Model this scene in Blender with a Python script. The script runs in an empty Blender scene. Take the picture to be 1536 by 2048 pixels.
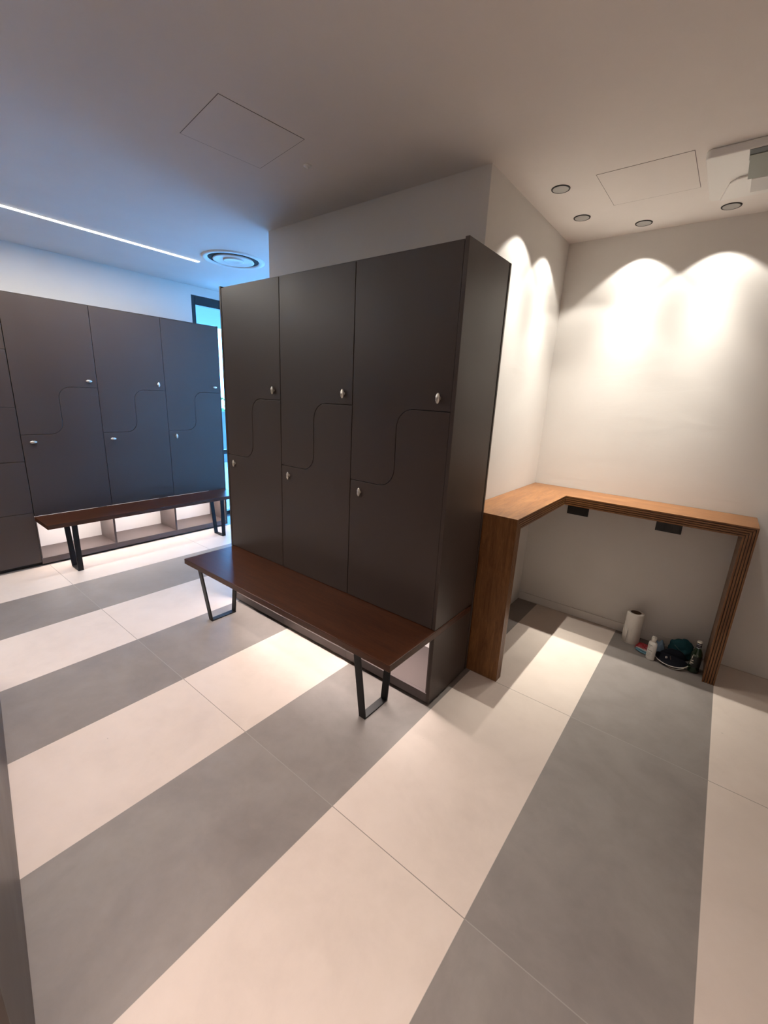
import bpy, bmesh, math, random
from mathutils import Vector, Matrix, noise
PI = math.pi
random.seed(7)
S = bpy.context.scene
COL = S.collection

# ------------------------------------------------------------------ materials
def mat(name, color=(.5,.5,.5), rough=.5, metal=0., spec=.5, **kw):
    m = bpy.data.materials.new(name); m.use_nodes = True
    b = m.node_tree.nodes['Principled BSDF']
    b.inputs['Base Color'].default_value = (*color, 1)
    b.inputs['Roughness'].default_value = rough
    b.inputs['Metallic'].default_value = metal
    b.inputs['Specular IOR Level'].default_value = spec
    for k, v in kw.items(): b.inputs[k.replace('_', ' ')].default_value = v
    return m
def nd(m, t, **kw):
    n = m.node_tree.nodes.new(t)
    for k, v in kw.items(): setattr(n, k, v)
    return n
def lk(m, a, b): m.node_tree.links.new(a, b)
def mix(m, fac, a, b, blend='MIX'):
    n = nd(m, 'ShaderNodeMix', data_type='RGBA', blend_type=blend)
    for s, v in ((n.inputs[0], fac), (n.inputs[6], a), (n.inputs[7], b)):
        if hasattr(v, 'is_linked'): lk(m, v, s)
        elif isinstance(v, (int, float)): s.default_value = v
        else: s.default_value = (*v, 1)
    return n.outputs[2]
def mth(m, op, a, b=None, c=None):
    n = nd(m, 'ShaderNodeMath', operation=op)
    for i, v in enumerate((a, b, c)):
        if v is None: continue
        if hasattr(v, 'is_linked'): lk(m, v, n.inputs[i])
        else: n.inputs[i].default_value = v
    return n.outputs[0]
def coords(m, scale=(1,1,1), rot=(0,0,0)):
    tc = nd(m, 'ShaderNodeTexCoord'); mp = nd(m, 'ShaderNodeMapping')
    mp.inputs['Scale'].default_value = scale; mp.inputs['Rotation'].default_value = rot
    lk(m, tc.outputs['Object'], mp.inputs[0]); return mp.outputs[0]
def nz(m, vec, scale=5, detail=4, rough=.55, dist=0):
    n = nd(m, 'ShaderNodeTexNoise'); lk(m, vec, n.inputs['Vector'])
    n.inputs['Scale'].default_value = scale; n.inputs['Detail'].default_value = detail
    n.inputs['Roughness'].default_value = rough; n.inputs['Distortion'].default_value = dist
    return n.outputs['Fac']
def ramp(m, fac, stops):
    n = nd(m, 'ShaderNodeValToRGB'); lk(m, fac, n.inputs[0])
    e = n.color_ramp.elements
    while len(e) < len(stops): e.new(.5)
    for i, (p, c) in enumerate(stops):
        e[i].position = p; e[i].color = (*c, 1) if len(c) == 3 else c
    return n.outputs[0]
def bump(m, h, strength=.2, dist=.01):
    b = nd(m, 'ShaderNodeBump'); b.inputs['Strength'].default_value = strength
    b.inputs['Distance'].default_value = dist; lk(m, h, b.inputs['Height'])
    lk(m, b.outputs[0], m.node_tree.nodes['Principled BSDF'].inputs['Normal'])
def base(m, out): lk(m, out, m.node_tree.nodes['Principled BSDF'].inputs['Base Color'])
def rgh(m, out): lk(m, out, m.node_tree.nodes['Principled BSDF'].inputs['Roughness'])

def floor_material():
    m = mat('striped_floor_tiles', rough=.38, spec=.45)
    tc = nd(m, 'ShaderNodeTexCoord'); sp = nd(m, 'ShaderNodeSeparateXYZ'); lk(m, tc.outputs['Object'], sp.inputs[0])
    u = mth(m, 'DIVIDE', sp.outputs[0], .6); v = mth(m, 'DIVIDE', mth(m, 'SUBTRACT', sp.outputs[1], 1.8), 1.2)
    cu = mth(m, 'FLOOR', u); cv = mth(m, 'FLOOR', v)
    par = mth(m, 'ABSOLUTE', mth(m, 'MODULO', cu, 2.0))          # 0 light, 1 dark
    par = mth(m, 'GREATER_THAN', par, .5)
    # per tile offset so the clouding differs from tile to tile
    cb = nd(m, 'ShaderNodeCombineXYZ'); lk(m, cu, cb.inputs[0]); lk(m, cv, cb.inputs[1])
    wn = nd(m, 'ShaderNodeTexWhiteNoise', noise_dimensions='3D'); lk(m, cb.outputs[0], wn.inputs['Vector'])
    vm = nd(m, 'ShaderNodeVectorMath', operation='MULTIPLY_ADD')
    lk(m, wn.outputs['Color'], vm.inputs[0]); vm.inputs[1].default_value = (17, 23, 9); lk(m, tc.outputs['Object'], vm.inputs[2])
    n1 = nz(m, vm.outputs[0], 1.7, 7, .6, .6); n2 = nz(m, vm.outputs[0], 7, 8, .65, .3)
    f = mth(m, 'ADD', mth(m, 'MULTIPLY', n1, .6), mth(m, 'MULTIPLY', n2, .4))
    light = ramp(m, f, [(.3, (.555,.475,.415)), (.5, (.625,.54,.475)), (.72, (.67,.585,.52))])
    dark = ramp(m, f, [(.3, (.175,.153,.140)), (.5, (.222,.197,.182)), (.72, (.275,.248,.23))])
    c = mix(m, par, light, dark)
    # small specks and scuffs on the tiles
    sv = nz(m, vm.outputs[0], 26, 2, .4, .2); sk = mth(m, 'GREATER_THAN', sv, .795)
    c = mix(m, mth(m, 'MULTIPLY', sk, .35), c, (.2,.18,.16))
    # grout
    fu = mth(m, 'ABSOLUTE', mth(m, 'SUBTRACT', u, mth(m, 'ROUND', u)))
    fv = mth(m, 'ABSOLUTE', mth(m, 'SUBTRACT', v, mth(m, 'ROUND', v)))
    gv = mth(m, 'LESS_THAN', fv, .0014); gu = mth(m, 'LESS_THAN', fu, .0022)
    gcol = mix(m, par, (.19,.165,.14), (.30,.28,.25))
    c = mix(m, mth(m, 'MULTIPLY', gv, .85), c, gcol)
    c = mix(m, mth(m, 'MULTIPLY', gu, .5), c, (.19,.17,.15))
    base(m, c)
    rgh(m, ramp(m, n2, [(.3, (.44,)*3), (.7, (.56,)*3)]))
    g = mth(m, 'MAXIMUM', gv, gu)
    bump(m, mth(m, 'SUBTRACT', mth(m, 'MULTIPLY', n2, .12), g), .12, .002)
    return m
def plaster(name, c, strength=.08):
    m = mat(name, c, rough=.85, spec=.2)
    co = coords(m); n = nz(m, co, 2.2, 6, .6, .4); n2 = nz(m, co, 140, 2)
    d = tuple(x*.965 for x in c)
    base(m, mix(m, ramp(m, n, [(.35,(0,0,0)), (.65,(1,1,1))]), d, c))
    co2 = coords(m, (1.0, 1.0, 3.0)); n3 = nz(m, co2, 2.6, 5, .5, 1.2)
    h = mth(m, 'ADD', mth(m, 'MULTIPLY', n3, 1.0), mth(m, 'MULTIPLY', n2, .05))
    bump(m, h, strength, .03); return m
def laminate(name, c):
    m = mat(name, c, rough=.42, spec=.5)
    co = coords(m); n = nz(m, co, 3, 4, .5, .2); f = nz(m, co, 260, 2)
    base(m, mix(m, n, tuple(x*.93 for x in c), tuple(x*1.07 for x in c)))
    rgh(m, ramp(m, n, [(.3, (.37,)*3), (.7, (.45,)*3)]))
    bump(m, f, .05, .0006); return m
def wood(name, dark, lightc, scale, rough=.35):
    m = mat(name, lightc, rough=rough, spec=.4)
    co = coords(m, scale); n = nz(m, co, 3.5, 7, .62, 1.1); n2 = nz(m, co, 22, 4, .7, .2)
    f = mth(m, 'ADD', mth(m, 'MULTIPLY', n, .65), mth(m, 'MULTIPLY', n2, .35))
    base(m, ramp(m, f, [(.33, dark), (.52, tuple((a+b)/2 for a, b in zip(dark, lightc))), (.68, lightc)]))
    bump(m, n2, .10, .001); return m

FLOOR = floor_material()
WALL = plaster('painted_plaster_wall', (.70,.675,.645), .045)
CEIL = plaster('painted_ceiling', (.77,.735,.71), .03)
LAM = laminate('taupe_brown_laminate', (.057,.041,.035))
LAM_LIT = laminate('taupe_laminate_lit_cubby', (.105,.082,.078))  # same laminate as the doors, LED light painted in as a lighter tone
CORE = mat('dark_gap_core', (.012,.010,.009), rough=.7)
WHITEB = mat('white_back_panel', (.72,.70,.69), rough=.6)
DK, LT = (.105,.037,.012), (.28,.132,.048)
WX = wood('oak_veneer_grain_x', DK, LT, (1.0, 9, 9)); WY = wood('oak_veneer_grain_y', DK, LT, (9, 1.0, 9)); WZ = wood('oak_veneer_grain_z', DK, LT, (9, 9, 1.0))
BX = wood('walnut_bench_grain_x', (.034,.0095,.0035), (.080,.026,.009), (1.0, 9, 9), .36)
GROOVE = mat('dark_groove', (.035,.016,.010), rough=.6)
BLACKM = mat('black_powder_coated_steel', (.006,.006,.007), rough=.45, spec=.3)
CHROME = mat('brushed_nickel', (.80,.76,.68), rough=.3, metal=1)
WPLAST = mat('white_plastic', (.74,.73,.71), rough=.4)
GPLAST = mat('grey_green_plastic', (.24,.26,.23), rough=.5)
BPLAST = mat('matt_black_plastic', (.012,.012,.012), rough=.5)
LENS = mat('matt_reflector', (.40,.40,.39), rough=.4)
def emis(name, c, s):
    m = mat(name, (0,0,0)); b = m.node_tree.nodes['Principled BSDF']
    b.inputs['Emission Color'].default_value = (*c, 1); b.inputs['Emission Strength'].default_value = s; return m
LED = emis('led_diffuser', (1,.95,.86), 9.0)
LEDW = emis('warm_white_led_diffuser', (1,.86,.80), 6.0)

# ------------------------------------------------------------------ mesh helpers
def B(): return bmesh.new()
def bx(bm, x0, x1, y0, y1, z0, z1, mi=0):
    v = [bm.verts.new(p) for p in ((x0,y0,z0),(x1,y0,z0),(x1,y1,z0),(x0,y1,z0),(x0,y0,z1),(x1,y0,z1),(x1,y1,z1),(x0,y1,z1))]
    for f in ((3,2,1,0),(4,5,6,7),(0,1,5,4),(1,2,6,5),(2,3,7,6),(3,0,4,7)):
        bm.faces.new([v[i] for i in f]).material_index = mi
def prism(bm, pts, h0, h1, axis='z', mi=0):
    """pts: 2D outline, extruded along axis between h0 and h1"""
    def P(a, b, h): return {'z': (a,b,h), 'y': (a,h,b), 'x': (h,a,b)}[axis]
    lo = [bm.verts.new(P(a, b, h0)) for a, b in pts]; hi = [bm.verts.new(P(a, b, h1)) for a, b in pts]
    n = len(pts); fs = [bm.faces.new(lo), bm.faces.new(hi[::-1])]
    for i in range(n): fs.append(bm.faces.new([lo[i], hi[i], hi[(i+1)%n], lo[(i+1)%n]]))
    for f in fs: f.material_index = mi
    bmesh.ops.recalc_face_normals(bm, faces=fs)
def lathe(bm, prof, seg=32, c=(0,0,0), sx=1, sy=1, mi=0, smooth=True, cap=True):
    rings = []
    for r, z in prof:
        rings.append([bm.verts.new((c[0]+sx*r*math.cos(2*PI*i/seg), c[1]+sy*r*math.sin(2*PI*i/seg), c[2]+z)) for i in range(seg)])
    for a, b in zip(rings, rings[1:]):
        for i in range(seg):
            f = bm.faces.new([a[i], a[(i+1)%seg], b[(i+1)%seg], b[i]]); f.smooth = smooth; f.material_index = mi
    if cap:
        for r, flip in ((rings[0], True), (rings[-1], False)):
            f = bm.faces.new(r[::-1] if flip else r); f.material_index = mi
def tube(bm, pts, r, seg=8, mi=0, closed=False):
    pts = [Vector(p) for p in pts]; rings = []; n = len(pts); up = None
    for i, p in enumerate(pts):
        if closed: t = (pts[(i+1)%n]-pts[i-1]).normalized()
        else: t = (pts[min(i+1,n-1)]-pts[max(i-1,0)]).normalized()
        a = Vector((0,0,1)) if abs(t.z) < .9 else Vector((1,0,0))
        u = t.cross(a).normalized(); w = t.cross(u)
        rings.append([bm.verts.new(p + u*r*math.cos(2*PI*k/seg) + w*r*math.sin(2*PI*k/seg)) for k in range(seg)])
    rr = list(zip(rings, rings[1:])) + ([(rings[-1], rings[0])] if closed else [])
    for a, b in rr:
        for k in range(seg):
            f = bm.faces.new([a[k], b[k], b[(k+1)%seg], a[(k+1)%seg]]); f.smooth = True; f.material_index = mi
    if not closed: bm.faces.new(rings[0]); bm.faces.new(rings[-1][::-1])
def obj(name, bm, m, parent=None, bevel=0, seg=2):
    me = bpy.data.meshes.new(name); bm.normal_update(); bm.to_mesh(me); bm.free()
    for x in (m if isinstance(m, (list, tuple)) else [m]): me.materials.append(x)
    o = bpy.data.objects.new(name, me); COL.objects.link(o)
    if parent: o.parent = parent
    if bevel:
        b = o.modifiers.new('bevel', 'BEVEL'); b.width = bevel; b.segments = seg; b.limit_method = 'ANGLE'; b.angle_limit = math.radians(40)
    return o
def tag(o, label, cat, group=None, kind=None):
    if label: o['label'] = label
    if cat: o['category'] = cat
    if group: o['group'] = group
    if kind: o['kind'] = kind
    return o
def thing(name, label, cat, loc=(0,0,0), rz=0, group=None):
    o = bpy.data.objects.new(name, None); COL.objects.link(o); o.empty_display_size = .1
    o.location = loc; o.rotation_euler = (0,0,rz); return tag(o, label, cat, group)
def struct(name, bm, m, parent=None):
    o = obj(name, bm, m, parent)
    if not parent: o['kind'] = 'structure'
    return o
def dup(root, loc, rz, label, group=None):
    r = root.copy(); COL.objects.link(r); r.location = loc; r.rotation_euler = (0,0,rz); r['label'] = label
    if group: r['group'] = group
    for ch in list(root.children):
        c = ch.copy(); COL.objects.link(c); c.parent = r
        for g in list(ch.children):
            d = g.copy(); COL.objects.link(d); d.parent = c
    return r

# ------------------------------------------------------------------ room shell
H = 2.697
XW, XR, YF, YB, YA = -4.0, 3.0, -1.6, 5.5, 4.21
WY0, WY1, WZT = 3.525, 5.25, 2.604      # window in the left wall
b = B(); bx(b, XW-.3, XR+.2, YF-.2, YB+.3, -.1, 0); fl = struct('floor', b, FLOOR)
b = B(); bx(b, XW-.3, XR+.2, YF-.2, YB+.3, H, H+.1); struct('ceiling', b, CEIL)
b = B()
bx(b, XW-.2, XW, YF, WY0, 0, H); bx(b, XW-.2, XW, WY0, WY1, WZT, H); bx(b, XW-.2, XW, WY1, YB+.2, 0, H)
struct('wall_left', b, WALL)
b = B(); bx(b, XR, XR+.2, YF, YA+.2, 0, H); struct('wall_right', b, WALL)
b = B(); bx(b, XW-.2, XR+.2, YF-.2, YF, 0, H); struct('wall_front', b, WALL)
b = B(); bx(b, -.163, XR, YA, YA+.2, 0, H); struct('wall_back', b, WALL)
b = B(); bx(b, -1.855, -.163, 2.957, YB+.2, 0, H); struct('wall_center', b, WALL)
FX0, FX1 = -3.15, -2.05                   # window in the far wall behind the pillar
b = B()
bx(b, XW, FX0, YB, YB+.2, 0, H); bx(b, FX1, -1.855, YB, YB+.2, 0, H); bx(b, FX0, FX1, YB, YB+.2, WZT, H)
struct('wall_far', b, WALL)
b = B(); bx(b, -.163, 1.2, YA-.009, YA, 0, .064); struct('baseboard_back', b, WALL)

FRM = mat('black_window_frame', (.006,.007,.010), rough=.4)
GLASS = mat('window_glass', (1,1,1), rough=0, Transmission_Weight=1.0, IOR=1.0)
def window(name, length, loc, rz, mullions, rails):
    """local x along the wall, y through it"""
    b = B(); f = .058
    bx(b, 0, f, -.04, .04, 0, WZT); bx(b, length-f, length, -.04, .04, 0, WZT)
    bx(b, f, length-f, -.04, .04, 0, .05); bx(b, f, length-f, -.04, .04, WZT-.095, WZT)
    for x in mullions: bx(b, x-.03, x+.03, -.035, .035, .05, WZT-.095)
    for z0, z1 in rails: bx(b, f, length-f, -.03, .03, z0, z1)
    w = obj(name, b, FRM, bevel=.003); w['kind'] = 'structure'; w.location = loc; w.rotation_euler = (0,0,rz)
    b = B(); bx(b, f, length-f, -.004, .004, .05, WZT-.095)
    obj('pane', b, GLASS, w)
    return w
window('window_1', WY1-WY0, (XW-.06, WY0, 0), PI/2, [.85], [(.80,.855)])
window('window_2', FX1-FX0, (FX0, YB+.06, 0), 0, [.82], [(.80,.855)])

# outside: terrace, canopy, parapet, hedge
PAV = plaster('pale_terrace_paving', (.55,.55,.54)); REND = plaster('grey_exterior_render', (.16,.18,.19))
b = B(); bx(b, -17, XW-.2, -3, 12, -.1, -.005); bx(b, XW-.2, 4, YB+.2, 12, -.1, -.005); struct('floor_terrace', b, PAV)
SOF = plaster('blue_grey_canopy_soffit', (.22,.24,.25))
b = B(); bx(b, -7.7, XW-.2, 2.0, 9.0, 2.80, 2.95); bx(b, XW-.2, 0, YB+.2, 9.0, 2.80, 2.95); struct('ceiling_canopy', b, SOF)
b = B(); bx(b, -7.95, -7.8, 0, 12, 0, 1.12); struct('wall_parapet', b, REND)
LEAF = mat('hedge_leaves', (.10,.22,.06), rough=.6)
b = B()
for i in range(1500):
    p = Vector((-8.9+random.uniform(-.45,.45), random.uniform(4.0,9.5), random.uniform(.0,1.42)+.22*noise.noise(Vector((i*.01,0,0)))))
    a = random.uniform(0,2*PI); t = random.uniform(-.7,.7); s = random.uniform(.05,.09)
    u = Vector((math.cos(a),math.sin(a),t)).normalized()*s; w = u.cross(Vector((random.random(),random.random(),1))).normalized()*s*.5
    b.faces.new([b.verts.new(p+q) for q in (-u, -w, u, w)])
bx(b, -9.1, -8.7, 4.0, 9.5, 0, 1.1)
tag(obj('hedge', b, LEAF), 'green leafy hedge beyond the terrace parapet outside the window', 'hedge')

# ------------------------------------------------------------------ lockers
def rrect_corner(cx, cy, r, a0, a1, n=8):
    return [(cx+r*math.cos(a0+(a1-a0)*i/n), cy+r*math.sin(a0+(a1-a0)*i/n)) for i in range(n+1)]
W, ZB, ZL, ZU, ZT = .6, .458, 1.16, 1.56, 2.25
def s_curve(xm, off):
    """S-shaped seam from left (z=ZL) to right (z=ZU); off = half the gap, + shifts it up-left"""
    r = .095; x = xm - off; zl = ZL+off; zu = ZU+off
    pts = rrect_corner(x-(r-off), zl+(r-off), r-off, -PI/2, 0)           # lower bend
    pts += rrect_corner(x+(r+off), zu-(r+off), r+off, PI, PI/2)          # upper bend
    return pts, zl, zu
def locker_doors(root):
    g = .0017; x0, x1 = g, W-g
    pts, zl, zu = s_curve(W/2, g)
    up = [(x0, zl)] + pts + [(x1, zu), (x1, ZT), (x0, ZT)]
    b = B(); prism(b, up, .0, .018, 'y'); d1 = obj('door', b, LAM, root, .0018)
    pts, zl, zu = s_curve(W/2, -g)
    lo = [(x0, ZB)] + [(x0, zl)] + pts + [(x1, zu), (x1, ZB)]
    b = B(); prism(b, lo, .0, .018, 'y'); d2 = obj('door', b, LAM, root, .0018)
    return d1, d2
def knob_bm(x, z, horiz):
    b = B()
    M = Matrix.Translation((x, 0, z)) @ Matrix.Rotation(PI/2, 4, 'X')
    lathe(b, [(.0085,-.001),(.0085,.003),(.0075,.006),(.0065,.008),(.0065,.014),(.0085,.017),(.0095,.021),(.0085,.025),(.005,.0275),(.001,.028)], 24)
    # wing grip: an elongated bead across the rosette
    for s in (-1, 1):
        ring = []
        for k in range(7):
            t = k/6; d = .005 + .0165*t; r = (.0085*(1-t)**.8+.0030) if k < 6 else .0005
            ring.append([b.verts.new((r*1.0*math.cos(2*PI*i/10)*(1 if not horiz else 1), s*d, .019 + r*1.05*math.sin(2*PI*i/10))) for i in range(10)])
        for p, q in zip(ring, ring[1:]):
            for i in range(10):
                f = b.faces.new([p[i], p[(i+1)%10], q[(i+1)%10], q[i]]); f.smooth = True
    if horiz: bmesh.ops.rotate(b, verts=b.verts, cent=(0,0,0), matrix=Matrix.Rotation(PI/2, 3, 'Z'))
    bmesh.ops.scale(b, vec=(1.15,1.15,.68), verts=b.verts)
    bmesh.ops.transform(b, matrix=M, verts=b.verts)
    return b
def locker(label, loc, rz, group, depth, knobs, left_wall=True, right_wall=True, back_z=0):
    t = thing('locker', label, 'locker', loc, rz, group)
    D = depth; b = B()
    # upper carcass behind the doors
    bx(b, 0, W, .021, D, ZB, ZT+.004)
    obj('body', b, CORE, t)
    b = B(); bx(b, 0, W, .019, D, ZT+.0045, ZT+.010); obj('top_panel', b, LAM, t)
    # open cubby under the bench board
    b = B()
    bx(b, 0, W, 0, .018, .012, .066); bx(b, 0, W, .0185, D, .050, .066)
    e = .018 if left_wall else .009
    bx(b, 0, .009, .004, D-.013, .0665, .413); bx(b, W-.009, W, .004, D-.013, .0665, .413)
    obj('cubby', b, LAM_LIT, t, .001)
    b = B(); bx(b, .0, W, D-.012, D, .0665, .418); obj('back_panel', b, WHITEB, t)
    b = B(); bx(b, .0, W, .03, D, 0, .0495); obj('plinth', b, CORE, t)
    d1, d2 = locker_doors(t)
    obj('knob', knob_bm(W-.065, 1.618, knobs[0]), CHROME, d1)
    obj('knob', knob_bm(.075, 1.100, knobs[1]), CHROME, d2)
    return t
YL = 2.556; X0C = -1.845
gC = 'lockers in the free-standing central block'
labs = ['dark taupe locker of the central block, leftmost, farthest from the wooden desk',
        'dark taupe locker in the middle of the central block',
        'dark taupe locker of the central block nearest the wooden desk, beside the end panel']
for i in range(3):
    locker(labs[i], (X0C+i*.6007, YL, 0), 0, gC, .395, (False, False))
# end panels of the central block (split by the bench board that runs through)
e = thing('end_panel', 'tall taupe side panel closing the central locker block beside the desk', 'panel', (-.0425, YL, 0))
b = B(); bx(b, 0, .020, -.002, .405, .4575, 2.262); bx(b, 0, .020, -.002, .405, .012, .4180); obj('side_sheet', b, LAM, e, .0015)
b = B(); bx(b, .001, .017, .4055, .4155, .012, 2.262); obj('shadow_gap_strip', b, CORE, e)  # near-black strip stands in for the shade inside this gap
b = B(); bx(b, -.02, .020, .416, .432, .012, 2.262); obj('rear_strip', b, LAM, e, .0015)
e = thing('end_panel', 'tall taupe side panel on the window side of the central locker block', 'panel', (-1.8635, YL, 0))
b = B(); bx(b, 0, .018, -.002, .398, .012, 2.262); obj('side_sheet', b, LAM, e, .0015)

gL = 'lockers along the left wall'
labs = ['dark locker against the left wall, next to the column of small box lockers',
        'dark locker against the left wall, middle of the three behind the bench',
        'dark locker against the left wall, closest to the window']
kn = [(True, True), (False, True), (True, False)]
XL = -3.62; YL0 = 1.757
for i in range(3):
    locker(labs[i], (XL, YL0+i*.6105, 0), PI/2, gL, .368, kn[i]).scale = (1.0165, 1, 1)
e = thing('end_panel', 'narrow taupe side panel of the wall lockers beside the window', 'panel', (XL, YL0+1.8325, 0), PI/2)
b = B(); bx(b, 0, .010, -.001, .368, .012, 2.262); obj('side_sheet', b, LAM, e, .001)

# box lockers in a column left of them
def box_locker(label, loc, rz, zs, width, group=None, knobs=True):
    t = thing('box_locker', label, 'locker', loc, rz, group)
    b = B(); bx(b, 0, width, .021, .36, .012, zs[-1]); obj('body', b, CORE, t)
    b = B(); bx(b, 0, width, .03, .36, 0, .0115); obj('plinth', b, CORE, t)
    b = B(); bx(b, 0, width, .019, .36, zs[-1]+.0005, zs[-1]+.008); obj('top_panel', b, LAM, t)
    for z0, z1 in zip(zs, zs[1:]):
        b = B(); bx(b, .0017, width-.0017, 0, .018, z0+.0017, z1-.0017); d = obj('door', b, LAM, t, .0018)
        if knobs: obj('knob', knob_bm(.06, z1-.07, True), CHROME, d)
    return t
ZS = [.03, .493, .938, 1.383, 1.828, ZT]
bl = box_locker('column of stacked square box lockers left of the wall bench', (XL, YL0-.452, 0), PI/2, ZS, .45)
dup(bl, (XL, YL0-.904, 0), PI/2, 'second column of box lockers, against the left wall beyond the frame edge')

# ------------------------------------------------------------------ near lockers at the left edge of the view
ang = math.atan2(.869-1.08, 1.433)
nx = thing('locker', 'large dark taupe locker front seen at a grazing angle, bottom left corner', 'locker', (-1.581, 1.080, 0), ang)
b = B(); bx(b, -.35, 1.75, -.30, -.022, .022, 2.1); obj('body', b, CORE, nx)
b = B(); bx(b, -.35, 1.75, -.0215, .0, .022, 2.1); obj('front_panel', b, LAM, nx, .0015)
b = B(); bx(b, -.35, 1.75, -.29, -.012, 0, .0215); obj('plinth', b, CORE, nx)

# ------------------------------------------------------------------ benches
def bench(label, loc, rz, x0, x1, y0, y1, legs, fy):
    t = thing('bench', label, 'bench', loc, rz, None)
    b = B(); bx(b, x0, x1, y0, y1, .4195, .4560); obj('seat_board', b, BX, t, .003)
    for lx in legs:
        b = B(); w = .021; th = .009
        yt0, yt1, yb0, yb1 = fy
        for (a, c, s) in ((yt0, yb0, 1), (yt1, yb1, -1)):
            # sloping flat bar
            prism(b, [(a, .4185), (a+s*th*1.05, .4185), (c+s*th*1.05, 0), (c, 0)], lx-w, lx+w, 'x')
        bx(b, lx-w, lx+w, yb0+th, yb1-th, 0, .008)
        bx(b, lx-w, lx+w, yt0+th*1.2, yt1-th*1.2, .4105, .4185)
        obj('leg', b, BLACKM, t, .001)
    return t
bench('long dark walnut bench board on black trapezoid legs, in front of the central lockers', (0,0,0), 0, -1.832, -.017, 2.165, 2.9495,
      (-1.68, -.235), (2.187, 2.475, 2.248, 2.438))
# local frame: x runs along the lockers (world +Y), y goes back (world -X)
bench('dark walnut bench with black trapezoid legs against the left wall lockers', (XL, 0, 0), PI/2, 1.752, 3.585, -.365, -.003,
      (1.943, 3.335), (-.350, -.115, -.352, -.185))

# LED strips on the underside of the lockers, above the cubbies
def led_strip(label, loc, rz, length, power):
    t = thing('led_strip', label, 'light', loc, rz, None)
    b = B(); bx(b, 0, length, -.008, .008, 0, .004); obj('profile', b, WPLAST, t)
    b = B(); bx(b, .004, length-.004, -.006, .006, -.0015, -.0002); obj('diffuser', b, LEDW, t)
    l = bpy.data.lights.new('strip_light', 'AREA'); l.shape = 'RECTANGLE'; l.size = length; l.size_y = .03; l.energy = power
    l.color = (1,.86,.80)
    o = bpy.data.objects.new('strip_light', l); COL.objects.link(o); o.parent = t; o.location = (length/2, 0, -.003)
led_strip('slim warm LED strip under the central bench board', (-1.83, YL+.06, .4150), 0, 1.77, 13)
led_strip('slim warm LED strip under the wall bench at the left', (XL-.06, YL0+.02, .4150), PI/2, 1.77, 13)

# ------------------------------------------------------------------ desk
d = thing('desk', 'L-shaped oak veneer desk with grooved layered edges in the alcove corner', 'desk', (0,0,0))
DX0, DX1, DR, DY0, DY1, DB, DT = -.160, .170, 1.203, 3.002, 3.882, 4.207, 1.010
NL, TL, GP = 5, .0094, .0040
def arm_back(b, off, z0, z1, rec=0, mi=0):
    prism(b, [(DX0, DB), (DR-off, DB), (DR-off, DY1+rec), (DX1+rec*-1, DY1+rec)], z0, z1, 'z', mi)
def arm_left(b, off, z0, z1, rec=0, mi=0):
    prism(b, [(DX0, DB), (DX1-rec, DY1+rec), (DX1-rec, DY0+off), (DX0, DY0+off)], z0, z1, 'z', mi)
pitch = TL+GP
b1, b2, b3, b4 = B(), B(), B(), B()
for k in range(NL):
    o = k*pitch
    arm_back(b1, o, DT-o-TL, DT-o); arm_left(b2, o, DT-o-TL, DT-o)
    bx(b3, DR-o-TL, DR-o, DY1, DB, 0, DT-o-TL-.0002)
    bx(b4, DX0, DX1, DY0+o, DY0+o+TL, 0, DT-o-TL-.0002)
    if k < NL-1:
        arm_back(b1, o+TL, DT-o-pitch, DT-o-TL, .008, 1); arm_left(b2, o+TL, DT-o-pitch, DT-o-TL, .008, 1)
        bx(b3, DR-o-pitch, DR-o-TL, DY1+.008, DB-.001, 0, DT-o-pitch, 1)
        bx(b4, DX0+.001, DX1-.008, DY0+o+TL, DY0+o+pitch, 0, DT-o-pitch, 1)
obj('tabletop', b1, [WX, GROOVE], d); obj('tabletop', b2, [WY, GROOVE], d)
obj('leg', b3, [WZ, GROOVE], d); obj('leg', b4, [WZ, GROOVE], d)

# sockets on the wall below the desk
def socket(label, x, z):
    t = thing('wall_socket', label, 'socket', (x, YA, z), 0, 'sockets under the desk')
    b = B(); bx(b, -.075, .075, -.010, 0, -.0355, .0355); obj('cover_plate', b, BPLAST, t, .002)
    for k in (-1, 0, 1):
        b = B(); bx(b, k*.044-.0205, k*.044+.0205, -.012, -.0101, -.027, .027); obj('socket_module', b, mat('black_gloss', (.006,.006,.006), rough=.25) if k == -2 else BPLAST, t, .001)
    return t
socket('black wall socket plate under the desk, near the inner corner', .190, .849)
socket('black wall socket plate under the desk, towards its right leg', .775, .851)

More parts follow.
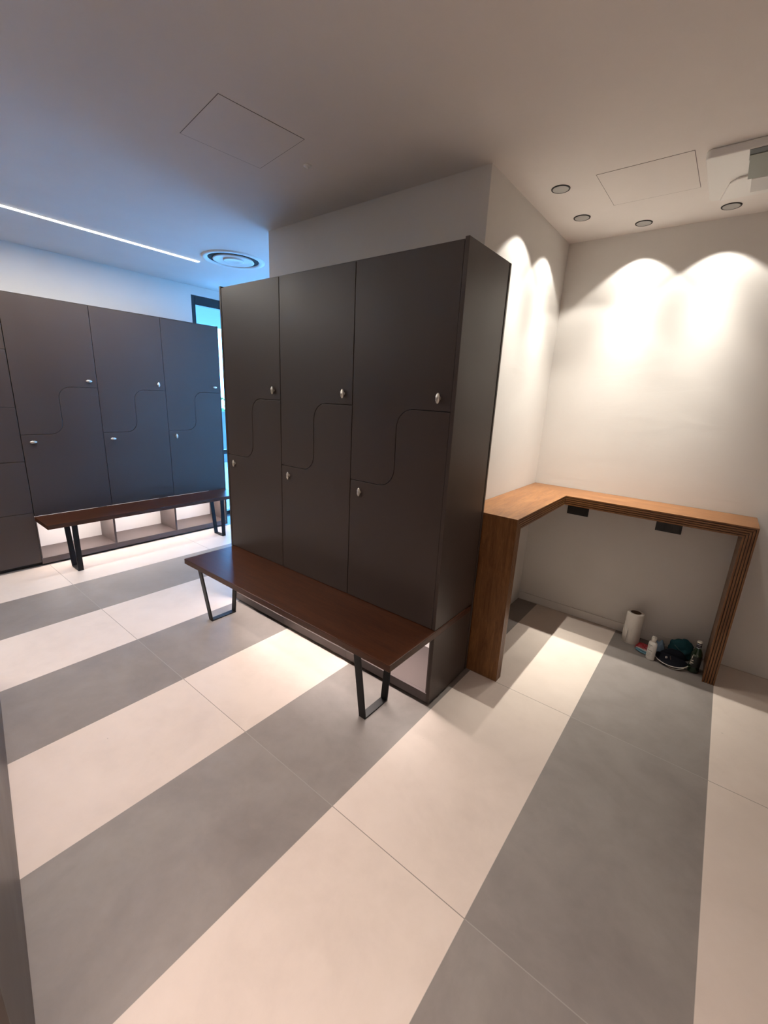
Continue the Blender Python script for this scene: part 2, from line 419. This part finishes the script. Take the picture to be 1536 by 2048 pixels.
# ------------------------------------------------------------------ ceiling fittings
def downlight(label, x, y, energy=172, spot=True):
    t = thing('downlight', label, 'light', (x, y, H), 0, 'recessed downlights over the alcove')
    b = B(); lathe(b, [(.0395,-.0005),(.0395,-.004),(.042,-.0048),(.046,-.0040),(.047,-.0005)], 40, cap=False)
    obj('trim_ring', b, BPLAST, t)
    b = B(); lathe(b, [(.0392,-.0042),(.034,-.0030),(.024,-.0018),(.012,-.0012),(.0008,-.001)], 40, cap=False)
    obj('reflector', b, LENS, t)
    l = bpy.data.lights.new('spot', 'SPOT'); l.energy = energy; l.color = (1,.945,.85); l.spot_size = math.radians(98); l.spot_blend = .22
    l.shadow_soft_size = .008; l.use_nodes = True; nt = l.node_tree        # beam profile: strong on the axis, weaker to the side
    em = nt.nodes['Emission']; g = nt.nodes.new('ShaderNodeTexCoord'); sx = nt.nodes.new('ShaderNodeSeparateXYZ'); nt.links.new(g.outputs['Normal'], sx.inputs[0])
    ab = nt.nodes.new('ShaderNodeMath'); ab.operation = 'ABSOLUTE'; nt.links.new(sx.outputs[2], ab.inputs[0])
    pw = nt.nodes.new('ShaderNodeMath'); pw.operation = 'POWER'; nt.links.new(ab.outputs[0], pw.inputs[0]); pw.inputs[1].default_value = 23.0
    ma = nt.nodes.new('ShaderNodeMath'); ma.operation = 'MULTIPLY_ADD'; ma.inputs[1].default_value = .93; ma.inputs[2].default_value = .07; nt.links.new(pw.outputs[0], ma.inputs[0])
    nt.links.new(ma.outputs[0], em.inputs['Strength'])
    o = bpy.data.objects.new('spot', l); COL.objects.link(o); o.parent = t; o.location = (0,0,-.024)
    return t
downlight('small black-rimmed downlight in the alcove ceiling, nearest the locker block', .026, 3.376)
downlight('small black-rimmed downlight beside the alcove corner, above the desk side arm', .024, 3.800)
downlight('small black-rimmed downlight by the back wall, middle one under the hatch', .311, 4.062)
downlight('small black-rimmed downlight by the back wall, just below the air conditioner', .729, 4.038)

HATCHG = mat('hatch_joint_shadow', (.16,.145,.14), rough=.9)
def hatch(label, cx, cy, s, rz):
    t = thing('ceiling_hatch', label, 'hatch', (cx, cy, H), rz)
    b = B(); h = s/2; g = .0022
    for q in ((-h,h,-h,-h+g),(-h,h,h-g,h),(-h,-h+g,-h+g,h-g),(h-g,h,-h+g,h-g)): bx(b, *q, -.0009, 0)
    obj('joint', b, HATCHG, t)
    b = B(); bx(b, -h+g, h-g, -h+g, h-g, -.0012, 0); obj('panel', b, CEIL, t)
hatch('square flush ceiling hatch, slightly skewed, above the bench lockers', -.992, 2.167, .392, math.radians(-7.2))
hatch('square flush ceiling hatch between the downlights and the air conditioner', .408, 3.518, .396, math.radians(-.5))
b = B(); lathe(b, [(.020,0),(.020,-.004),(.012,-.008),(.006,-.008),(.005,-.014),(.0008,-.015)], 24, (-.934, 2.498, H), cap=False)
tag(obj('smoke_detector', b, WPLAST), 'tiny round white ceiling sensor beside the left hatch', 'sensor')

# round diffuser
t = thing('air_diffuser', 'round white ring air diffuser in the ceiling near the window', 'vent', (-2.70, 3.225, H))
b = B(); lathe(b, [(.262,0),(.262,-.006),(.245,-.012),(.222,-.010),(.212,-.003),(.212,-.0005)], 48, cap=False); obj('outer_ring', b, WPLAST, t)
b = B(); lathe(b, [(.211,-.0005),(.09,-.0004)], 48, cap=False); obj('slot', b, mat('dark_vent_slot', (.015,.016,.015), rough=.8), t)
b = B(); lathe(b, [(.165,-.0006),(.172,-.012),(.160,-.014),(.135,-.006),(.10,-.004),(.085,-.004)], 48, cap=False); obj('middle_ring', b, WPLAST, t)
b = B(); lathe(b, [(.086,-.0006),(.088,-.014),(.074,-.016),(.05,-.008),(.001,-.007)], 48, cap=False); obj('centre_cone', b, WPLAST, t)

# linear LED line
def linear(label, x0, x1, y0, y1, power, col=(1,.93,.84), spread=180):
    t = thing('linear_light', label, 'light', ((x0+x1)/2, (y0+y1)/2, H))
    dx, dy = (x1-x0)/2, (y1-y0)/2
    b = B(); bx(b, -dx-.003, dx+.003, -dy-.003, dy+.003, -.003, 0); obj('profile', b, WPLAST, t)
    b = B(); bx(b, -dx, dx, -dy, dy, -.0075, -.0032); obj('diffuser', b, LED, t, .001)
    l = bpy.data.lights.new('line_light', 'AREA'); l.shape = 'RECTANGLE'; l.size = 2*dx; l.size_y = 2*dy; l.energy = power; l.color = col
    l.spread = math.radians(spread); o = bpy.data.objects.new('line_light', l); COL.objects.link(o); o.parent = t; o.location = (0,0,-.009)
linear('long glowing LED line in the ceiling in front of the wall lockers', -3.052, -3.024, -.2, 3.094, 44)
linear('LED line in the ceiling right of the viewpoint, running towards the alcove', 1.10, 1.135, -1.3, .80, 32, (1,.82,.74), 96)
linear('added out-of-view LED line in the ceiling over the aisle between the two locker rows', -2.4, .1, 1.175, 1.205, 19, (1,.83,.75), 105)  # unseen lamp, added to brighten the aisle floor

# cassette air conditioner
t = thing('air_conditioner', 'white ceiling cassette air conditioner at the upper right edge', 'air conditioner', (.645, 3.345, 0))
Z = 2.662
def rr(x0, x1, y0, y1, r, n=6):
    return rrect_corner(x1-r,y1-r,r,0,PI/2,n)+rrect_corner(x0+r,y1-r,r,PI/2,PI,n)+rrect_corner(x0+r,y0+r,r,PI,1.5*PI,n)+rrect_corner(x1-r,y0+r,r,1.5*PI,2*PI,n)
b = B(); prism(b, rr(0, .60, 0, .485, .022), Z, H-.0005); obj('casing', b, WPLAST, t, .005, 3)
b = B(); bx(b, .150, .47, .004, .10, Z-.0015, Z-.0002); obj('air_slot', b, BPLAST, t)
b = B(); prism(b, [(.050, Z-.004), (.232, Z-.024), (.232, Z-.020), (.050, Z-.001)], .152, .468, 'x'); obj('louvre', b, GPLAST, t)
b = B(); prism(b, [(.045,.472),(.085,.285),(.115,.250),(.165,.236),(.60,.236),(.60,.472)], Z-.009, Z-.0003); obj('centre_grille', b, WPLAST, t, .003)
b = B(); prism(b, [(.040, Z-.010), (.04, Z-.011)][:0] or [(.255, Z-.0095), (.262, Z-.016), (.395, Z-.022), (.405, Z-.0095)], .165, .575, 'x'); obj('louvre', b, mat('light_grey_plastic', (.50,.49,.48), rough=.45), t, .002)

# ------------------------------------------------------------------ things on the floor under the desk
PAPER = mat('paper_towel', (.70,.655,.60), rough=.9, spec=.1)
co = coords(PAPER); bump(PAPER, nz(PAPER, co, 90, 3), .5, .003)
t = thing('paper_towel_roll', 'white paper towel roll standing upright against the wall under the desk', 'paper towel', (.708, 4.105, 0), -.15)
b = B()
prof = [(.0545,0),(.0555,.004),(.055,.06),(.0545,.14),(.054,.222),(.052,.226),(.0345,.226)]
lathe(b, prof + [(.0345,.004)], 48, cap=False)
for v in b.verts:
    a = math.atan2(v.co.y, v.co.x); k = 1+.018*noise.noise(Vector((math.cos(a)*2, math.sin(a)*2, v.co.z*14)))
    if v.co.xy.length > .05: v.co.x *= k; v.co.y *= k
obj('roll', b, PAPER, t)
b = B(); lathe(b, [(.0338,.002),(.0338,.224),(.0322,.224),(.0322,.002)], 40, cap=False); obj('cardboard_core', b, mat('brown_cardboard', (.16,.11,.075), rough=.9), t)
b = B(); n = 14; fl2 = []
for i in range(n+1):
    a = -2.75 + .95*i/n; r = .0575 + .006*(i/n)**2
    z1 = .115+.012*math.sin(i*.9)+.006*i/n
    fl2.append([b.verts.new((r*math.cos(a), r*math.sin(a), z)) for z in (.015, .05, .08, z1)])
for p, q in zip(fl2, fl2[1:]):
    for k in range(3): b.faces.new([p[k], q[k], q[k+1], p[k+1]]).smooth = True
o = obj('loose_sheet', b, PAPER, t); s = o.modifiers.new('t', 'SOLIDIFY'); s.thickness = .0012
# small torn bit at the top
b = B(); bx(b, -.004, .004, -.02, .02, 0, .014)
bmesh.ops.transform(b, matrix=Matrix.Translation((-.047,-.012,.212)) @ Matrix.Rotation(.25, 4, 'Z'), verts=b.verts)
obj('torn_edge', b, PAPER, t, .002)

WB = mat('cream_white_bottle_plastic', (.72,.69,.64), rough=.35)
t = thing('bottle', 'small white plastic lotion bottle with flip cap, in front of the cloths', 'bottle', (.852, 3.938, 0), -.35)
b = B(); lathe(b, [(.001,0),(.024,0),(.0265,.003),(.027,.010),(.0268,.105),(.0262,.118),(.022,.127),(.013,.131),(.0125,.134),(.001,.134)], 40, sy=.72, cap=False); obj('body', b, WB, t)
b = B(); lathe(b, [(.0138,.1345),(.0148,.136),(.0148,.160),(.0142,.163),(.001,.164)], 32, cap=False); obj('screw_cap', b, WB, t, .0008)
b = B(); bx(b, -.010, .010, -.012, .004, .1645, .169); obj('flip_lid', b, WB, t, .002)
INK = mat('grey_green_print', (.24,.26,.24), rough=.6)
b = B()
def wrapstrip(b, r, sy, a0, a1, z0, z1, tilt=0, n=8, off=.0004):
    pr = []
    for i in range(n+1):
        a = a0+(a1-a0)*i/n; dz = tilt*i/n
        pr.append([b.verts.new(((r+off)*math.cos(a), (r+off)*sy*math.sin(a), z+dz)) for z in (z0, z1)])
    for p, q in zip(pr, pr[1:]): b.faces.new([p[0], q[0], q[1], p[1]]).smooth = True
for k, (z, L) in enumerate(((.104,.7),(.096,.5),(.086,.3),(.066,.8),(.052,.6),(.046,.7),(.040,.65),(.034,.5),(.027,.6))):
    wrapstrip(b, .027, .72, -2.2, -2.2+L*1.3, z, z+(.004 if k in (0,3) else .0016), 0)
for k in range(5): wrapstrip(b, .027, .72, -.95, -.93, .03+k*.015, .04+k*.015, 0, 2)
obj('label_print', b, INK, t)

GREEN = mat('dark_green_bottle_glass', (.010,.028,.012), rough=.06, spec=.6, Coat_Weight=.5)
t = thing('beer_bottle', 'dark green glass beer bottle with white cap beside the right desk leg', 'bottle', (1.088, 3.972, 0), .2)
b = B(); lathe(b, [(.001,.003),(.024,0),(.0295,.003),(.0305,.010),(.0305,.118),(.029,.132),(.022,.150),(.0155,.165),(.0138,.180),(.0132,.2065),(.001,.2065)], 40, cap=False); obj('glass', b, GREEN, t)
b = B(); lathe(b, [(.0150,.2067),(.0153,.209),(.0142,.2155),(.011,.2175),(.001,.218)], 21, cap=False, smooth=False); obj('crown_cap', b, mat('cream_crown_cap', (.66,.63,.56), rough=.4), t)
b = B()
lathe(b, [(.0149,.1715),(.0142,.183),(.0139,.203)], 32, cap=False)
o = obj('neck_label', b, mat('navy_foil', (.014,.014,.035), rough=.4), t)
b = B(); lathe(b, [(.0153,.1725),(.0151,.1755)], 32, cap=False); lathe(b, [(.0144,.1965),(.0142,.1995)], 32, cap=False)
wrapstrip(b, .0146, 1, -1.9, -1.2, .185, .187); obj('neck_band', b, WPLAST, t)
b = B(); wrapstrip(b, .0305, 1, -2.9, .1, .045, .118, 0, 20); obj('body_label', b, mat('black_paper_label', (.012,.014,.013), rough=.5), t)
b = B()
for a0, a1, z0, z1, tl in ((-2.75,-2.05,.062,.068,.006),(-2.7,-2.0,.072,.077,-.004),(-2.65,-2.1,.080,.088,.004),(-2.55,-2.35,.09,.112,.012),(-2.8,-2.3,.054,.058,.003)):
    wrapstrip(b, .0309, 1, a0, a1, z0, z1, tl, 6)
obj('label_lettering', b, mat('cream_print', (.60,.56,.48), rough=.6), t)

# caps
def crumple(b, amp, sc, seed=0, zmin=.004):
    for v in b.verts:
        p = v.co*sc + Vector((seed,seed*2,0))
        v.co += Vector((noise.noise(p), noise.noise(p+Vector((9,0,0))), noise.noise(p+Vector((0,9,0)))))*amp
        v.co.z = max(v.co.z, zmin)
def dome(b, rx, ry, h, nu=36, nv=14, tilt=0):
    rings = []
    for j in range(nv):
        t = j/(nv-1)*PI/2
        rings.append([b.verts.new((rx*math.cos(t)**.8*math.cos(2*PI*i/nu), ry*math.cos(t)**.8*math.sin(2*PI*i/nu), h*math.sin(t))) for i in range(nu)] if j < nv-1 else None)
    top = b.verts.new((0,0,h))
    for p, q in zip(rings[:-2], rings[1:-1]):
        for i in range(nu): b.faces.new([p[i], p[(i+1)%nu], q[(i+1)%nu], q[i]]).smooth = True
    for i in range(nu): b.faces.new([rings[-2][i], rings[-2][(i+1)%nu], top]).smooth = True
    b.faces.new(rings[0][::-1])
def fabric(name, c):
    m = mat(name, c, rough=.9, spec=.15); bump(m, nz(m, coords(m), 420, 2), .3, .001); return m
NAVY = fabric('black_navy_cotton', (.010,.011,.017)); TEAL = fabric('dark_teal_fabric', (.016,.062,.075)); PIPE = fabric('white_piping', (.62,.59,.55))
CX, CY = .968, 3.998
t = thing('cap', 'black cap with white piped brim and small square badge, in front', 'cap', (CX, CY, 0), -.12)
b = B(); dome(b, .078, .050, .085)
for v in b.verts: v.co.y += .008; v.co.x += .012*v.co.z/.08
crumple(b, .012, 16, 3); obj('crown', b, NAVY, t)
def brim_pts(n, inner, front):
    return [(inner*math.cos(a), -abs(math.sin(a))*front) for a in [PI*i/n for i in range(n+1)]]
b = B(); n = 26; rows = []
for j in range(9):
    f = j/8
    rows.append([b.verts.new((-.094*math.cos(PI*i/n), -.012-(.030+.052*f)*math.sin(PI*i/n), .052*(1-f)**1.0*math.sin(PI*i/n) + .017+.010*math.cos(PI*i/n)**2)) for i in range(n+1)])
for p, q in zip(rows, rows[1:]):
    for i in range(n): b.faces.new([p[i], q[i], q[i+1], p[i+1]]).smooth = True
o = obj('brim', b, NAVY, t); s = o.modifiers.new('t', 'SOLIDIFY'); s.thickness = .003
b = B(); tube(b, [(-.095*math.cos(PI*i/n), -.012-.083*math.sin(PI*i/n), .0175+.010*math.cos(PI*i/n)**2) for i in range(n+1)], .0028)
tube(b, [(-.01+.092*i/14, -.070-.020*math.sin(PI*(i/14)**.8), .0035+.022*(i/14)**3) for i in range(15)], .0026)
obj('piping', b, PIPE, t)
b = B(); bx(b, -.006, .006, -.0012, 0, -.006, .006); bx(b, -.0024, .0024, -.0016, -.0011, -.0026, .0026, 1)
bmesh.ops.transform(b, matrix=Matrix.Translation((-.022,-.066,.053)) @ Matrix.Rotation(-.5, 4, 'Y') @ Matrix.Rotation(-.75, 4, 'X'), verts=b.verts)
obj('badge', b, [PIPE, NAVY], t)
b = B(); bx(b, -.0012, .0012, -.001, 0, -.013, .013)
bmesh.ops.transform(b, matrix=Matrix.Translation((.000,-.062,.057)) @ Matrix.Rotation(-.6, 4, 'Y') @ Matrix.Rotation(-.75, 4, 'X'), verts=b.verts)
obj('stitching', b, mat('brown_thread', (.10,.06,.045), rough=.8), t)

t = thing('cap', 'dark teal crumpled fabric cap lying behind the black cap', 'cap', (1.004, 4.128, 0), .1)
b = B(); dome(b, .076, .052, .125, 44, 18); crumple(b, .026, 17, 11, .003); crumple(b, .008, 45, 5, .003)
obj('crown', b, TEAL, t)
b = B(); tube(b, [(-.045+.010*i, -.056-.012*math.sin(i*.5), .095-.0075*i) for i in range(9)], .0032); obj('seam_band', b, fabric('grey_teal_band', (.06,.10,.10)), t)

def cloth(name, label, cat, loc, rz, sx, sy, h, m, seed, amp=.012, sc=18):
    b = B(); nx_, ny_ = 28, 20; g = []
    for j in range(ny_+1):
        r = []
        for i in range(nx_+1):
            u, v = i/nx_*2-1, j/ny_*2-1
            e = max(0, 1-max(abs(u), abs(v))**4)
            z = .004 + h*e*(.75+.5*noise.noise(Vector((u*1.6+seed, v*1.6, seed)))) + amp*.5*noise.noise(Vector((u*4+seed, v*4, 2)))*e
            x = sx*u*(1+.08*noise.noise(Vector((v*2, seed, 1)))); y = sy*v*(1+.08*noise.noise(Vector((u*2, seed, 5))))
            r.append(b.verts.new((x, y, max(z, .003))))
        g.append(r)
    for p, q in zip(g, g[1:]):
        for i in range(nx_): b.faces.new([p[i], p[i+1], q[i+1], q[i]]).smooth = True
    edge = [g[0][i] for i in range(nx_+1)] + [g[j][nx_] for j in range(1, ny_+1)] + [g[ny_][i] for i in range(nx_-1, -1, -1)] + [g[j][0] for j in range(ny_-1, 0, -1)]
    lo = [b.verts.new((v.co.x, v.co.y, 0)) for v in edge]; n = len(edge)
    for i in range(n): b.faces.new([edge[i], lo[i], lo[(i+1)%n], edge[(i+1)%n]])
    o = obj(name, b, m); o.location = loc; o.rotation_euler = (0,0,rz); return tag(o, label, cat)
cloth('cloth', 'folded light blue cloth lying between the white bottle and the caps', 'cloth', (.884, 4.118, 0), .1, .034, .045, .070, fabric('pale_blue_cotton', (.15,.21,.28)), 4)
cloth('packet', 'crumpled red packet on the floor behind the white bottle', 'packet', (.800, 4.062, 0), -.2, .046, .040, .024, mat('red_foil', (.28,.012,.02), rough=.35), 9, .02)
# blue and white strap in front of the packet
t = thing('strap', 'folded blue and white strap on the floor left of the white bottle', 'strap', (.802, 3.985, 0), -.42)
b = B()
tube(b, [(.045*math.cos(a)*1.0, .012*math.sin(a), .010) for a in [2*PI*i/24 for i in range(24)]], .0055, 8, 0, True)
obj('blue_loop', b, fabric('light_blue_webbing', (.16,.30,.38)), t)
b = B(); tube(b, [(-.06+.012*i, .021+.004*math.sin(i), .009+.001*i) for i in range(10)], .0035); obj('white_edge', b, PIPE, t)
b = B(); bx(b, -.058, .05, .006, .030, 0, .0045); obj('dark_band', b, NAVY, t, .002)

# ------------------------------------------------------------------ world, camera, view
w = bpy.data.worlds.new('World'); S.world = w; w.use_nodes = True
bg = w.node_tree.nodes['Background']; bg.inputs[0].default_value = (.12,.44,1,1); bg.inputs[1].default_value = 21.0
def portal(loc, rot, sx, sy):
    l = bpy.data.lights.new('window_portal', 'AREA'); l.shape = 'RECTANGLE'; l.size = sx; l.size_y = sy; l.cycles.is_portal = True
    o = bpy.data.objects.new('window_portal', l); COL.objects.link(o); o.location = loc; o.rotation_euler = rot
portal((XW-.14, (WY0+WY1)/2, WZT/2), (PI/2, 0, -PI/2), WY1-WY0, WZT)
portal(((FX0+FX1)/2, YB+.14, WZT/2), (-PI/2, 0, 0), FX1-FX0, WZT)

cam = bpy.data.cameras.new('Camera'); co_ = bpy.data.objects.new('Camera', cam); COL.objects.link(co_); S.camera = co_
r = Vector((0.78254341, 0.62076024, 0.04777586)); u = Vector((-0.19945296, 0.17726175, 0.96374104)); f = Vector((-0.58978329, 0.76369824, -0.26252748))
M = Matrix(((r.x, u.x, -f.x, .94535779), (r.y, u.y, -f.y, .82136540), (r.z, u.z, -f.z, 1.6159346), (0,0,0,1)))
co_.matrix_world = M
cam.sensor_fit = 'VERTICAL'; cam.sensor_height = 36; cam.sensor_width = 27; cam.lens = 851.006767/2048*36
cam.clip_start = .02; cam.clip_end = 100
vs = S.view_settings; S.display_settings.display_device = 'sRGB'
vs.view_transform = 'Standard'; vs.look = 'None'; vs.gamma = 1; vs.use_curve_mapping = False; vs.exposure = .2
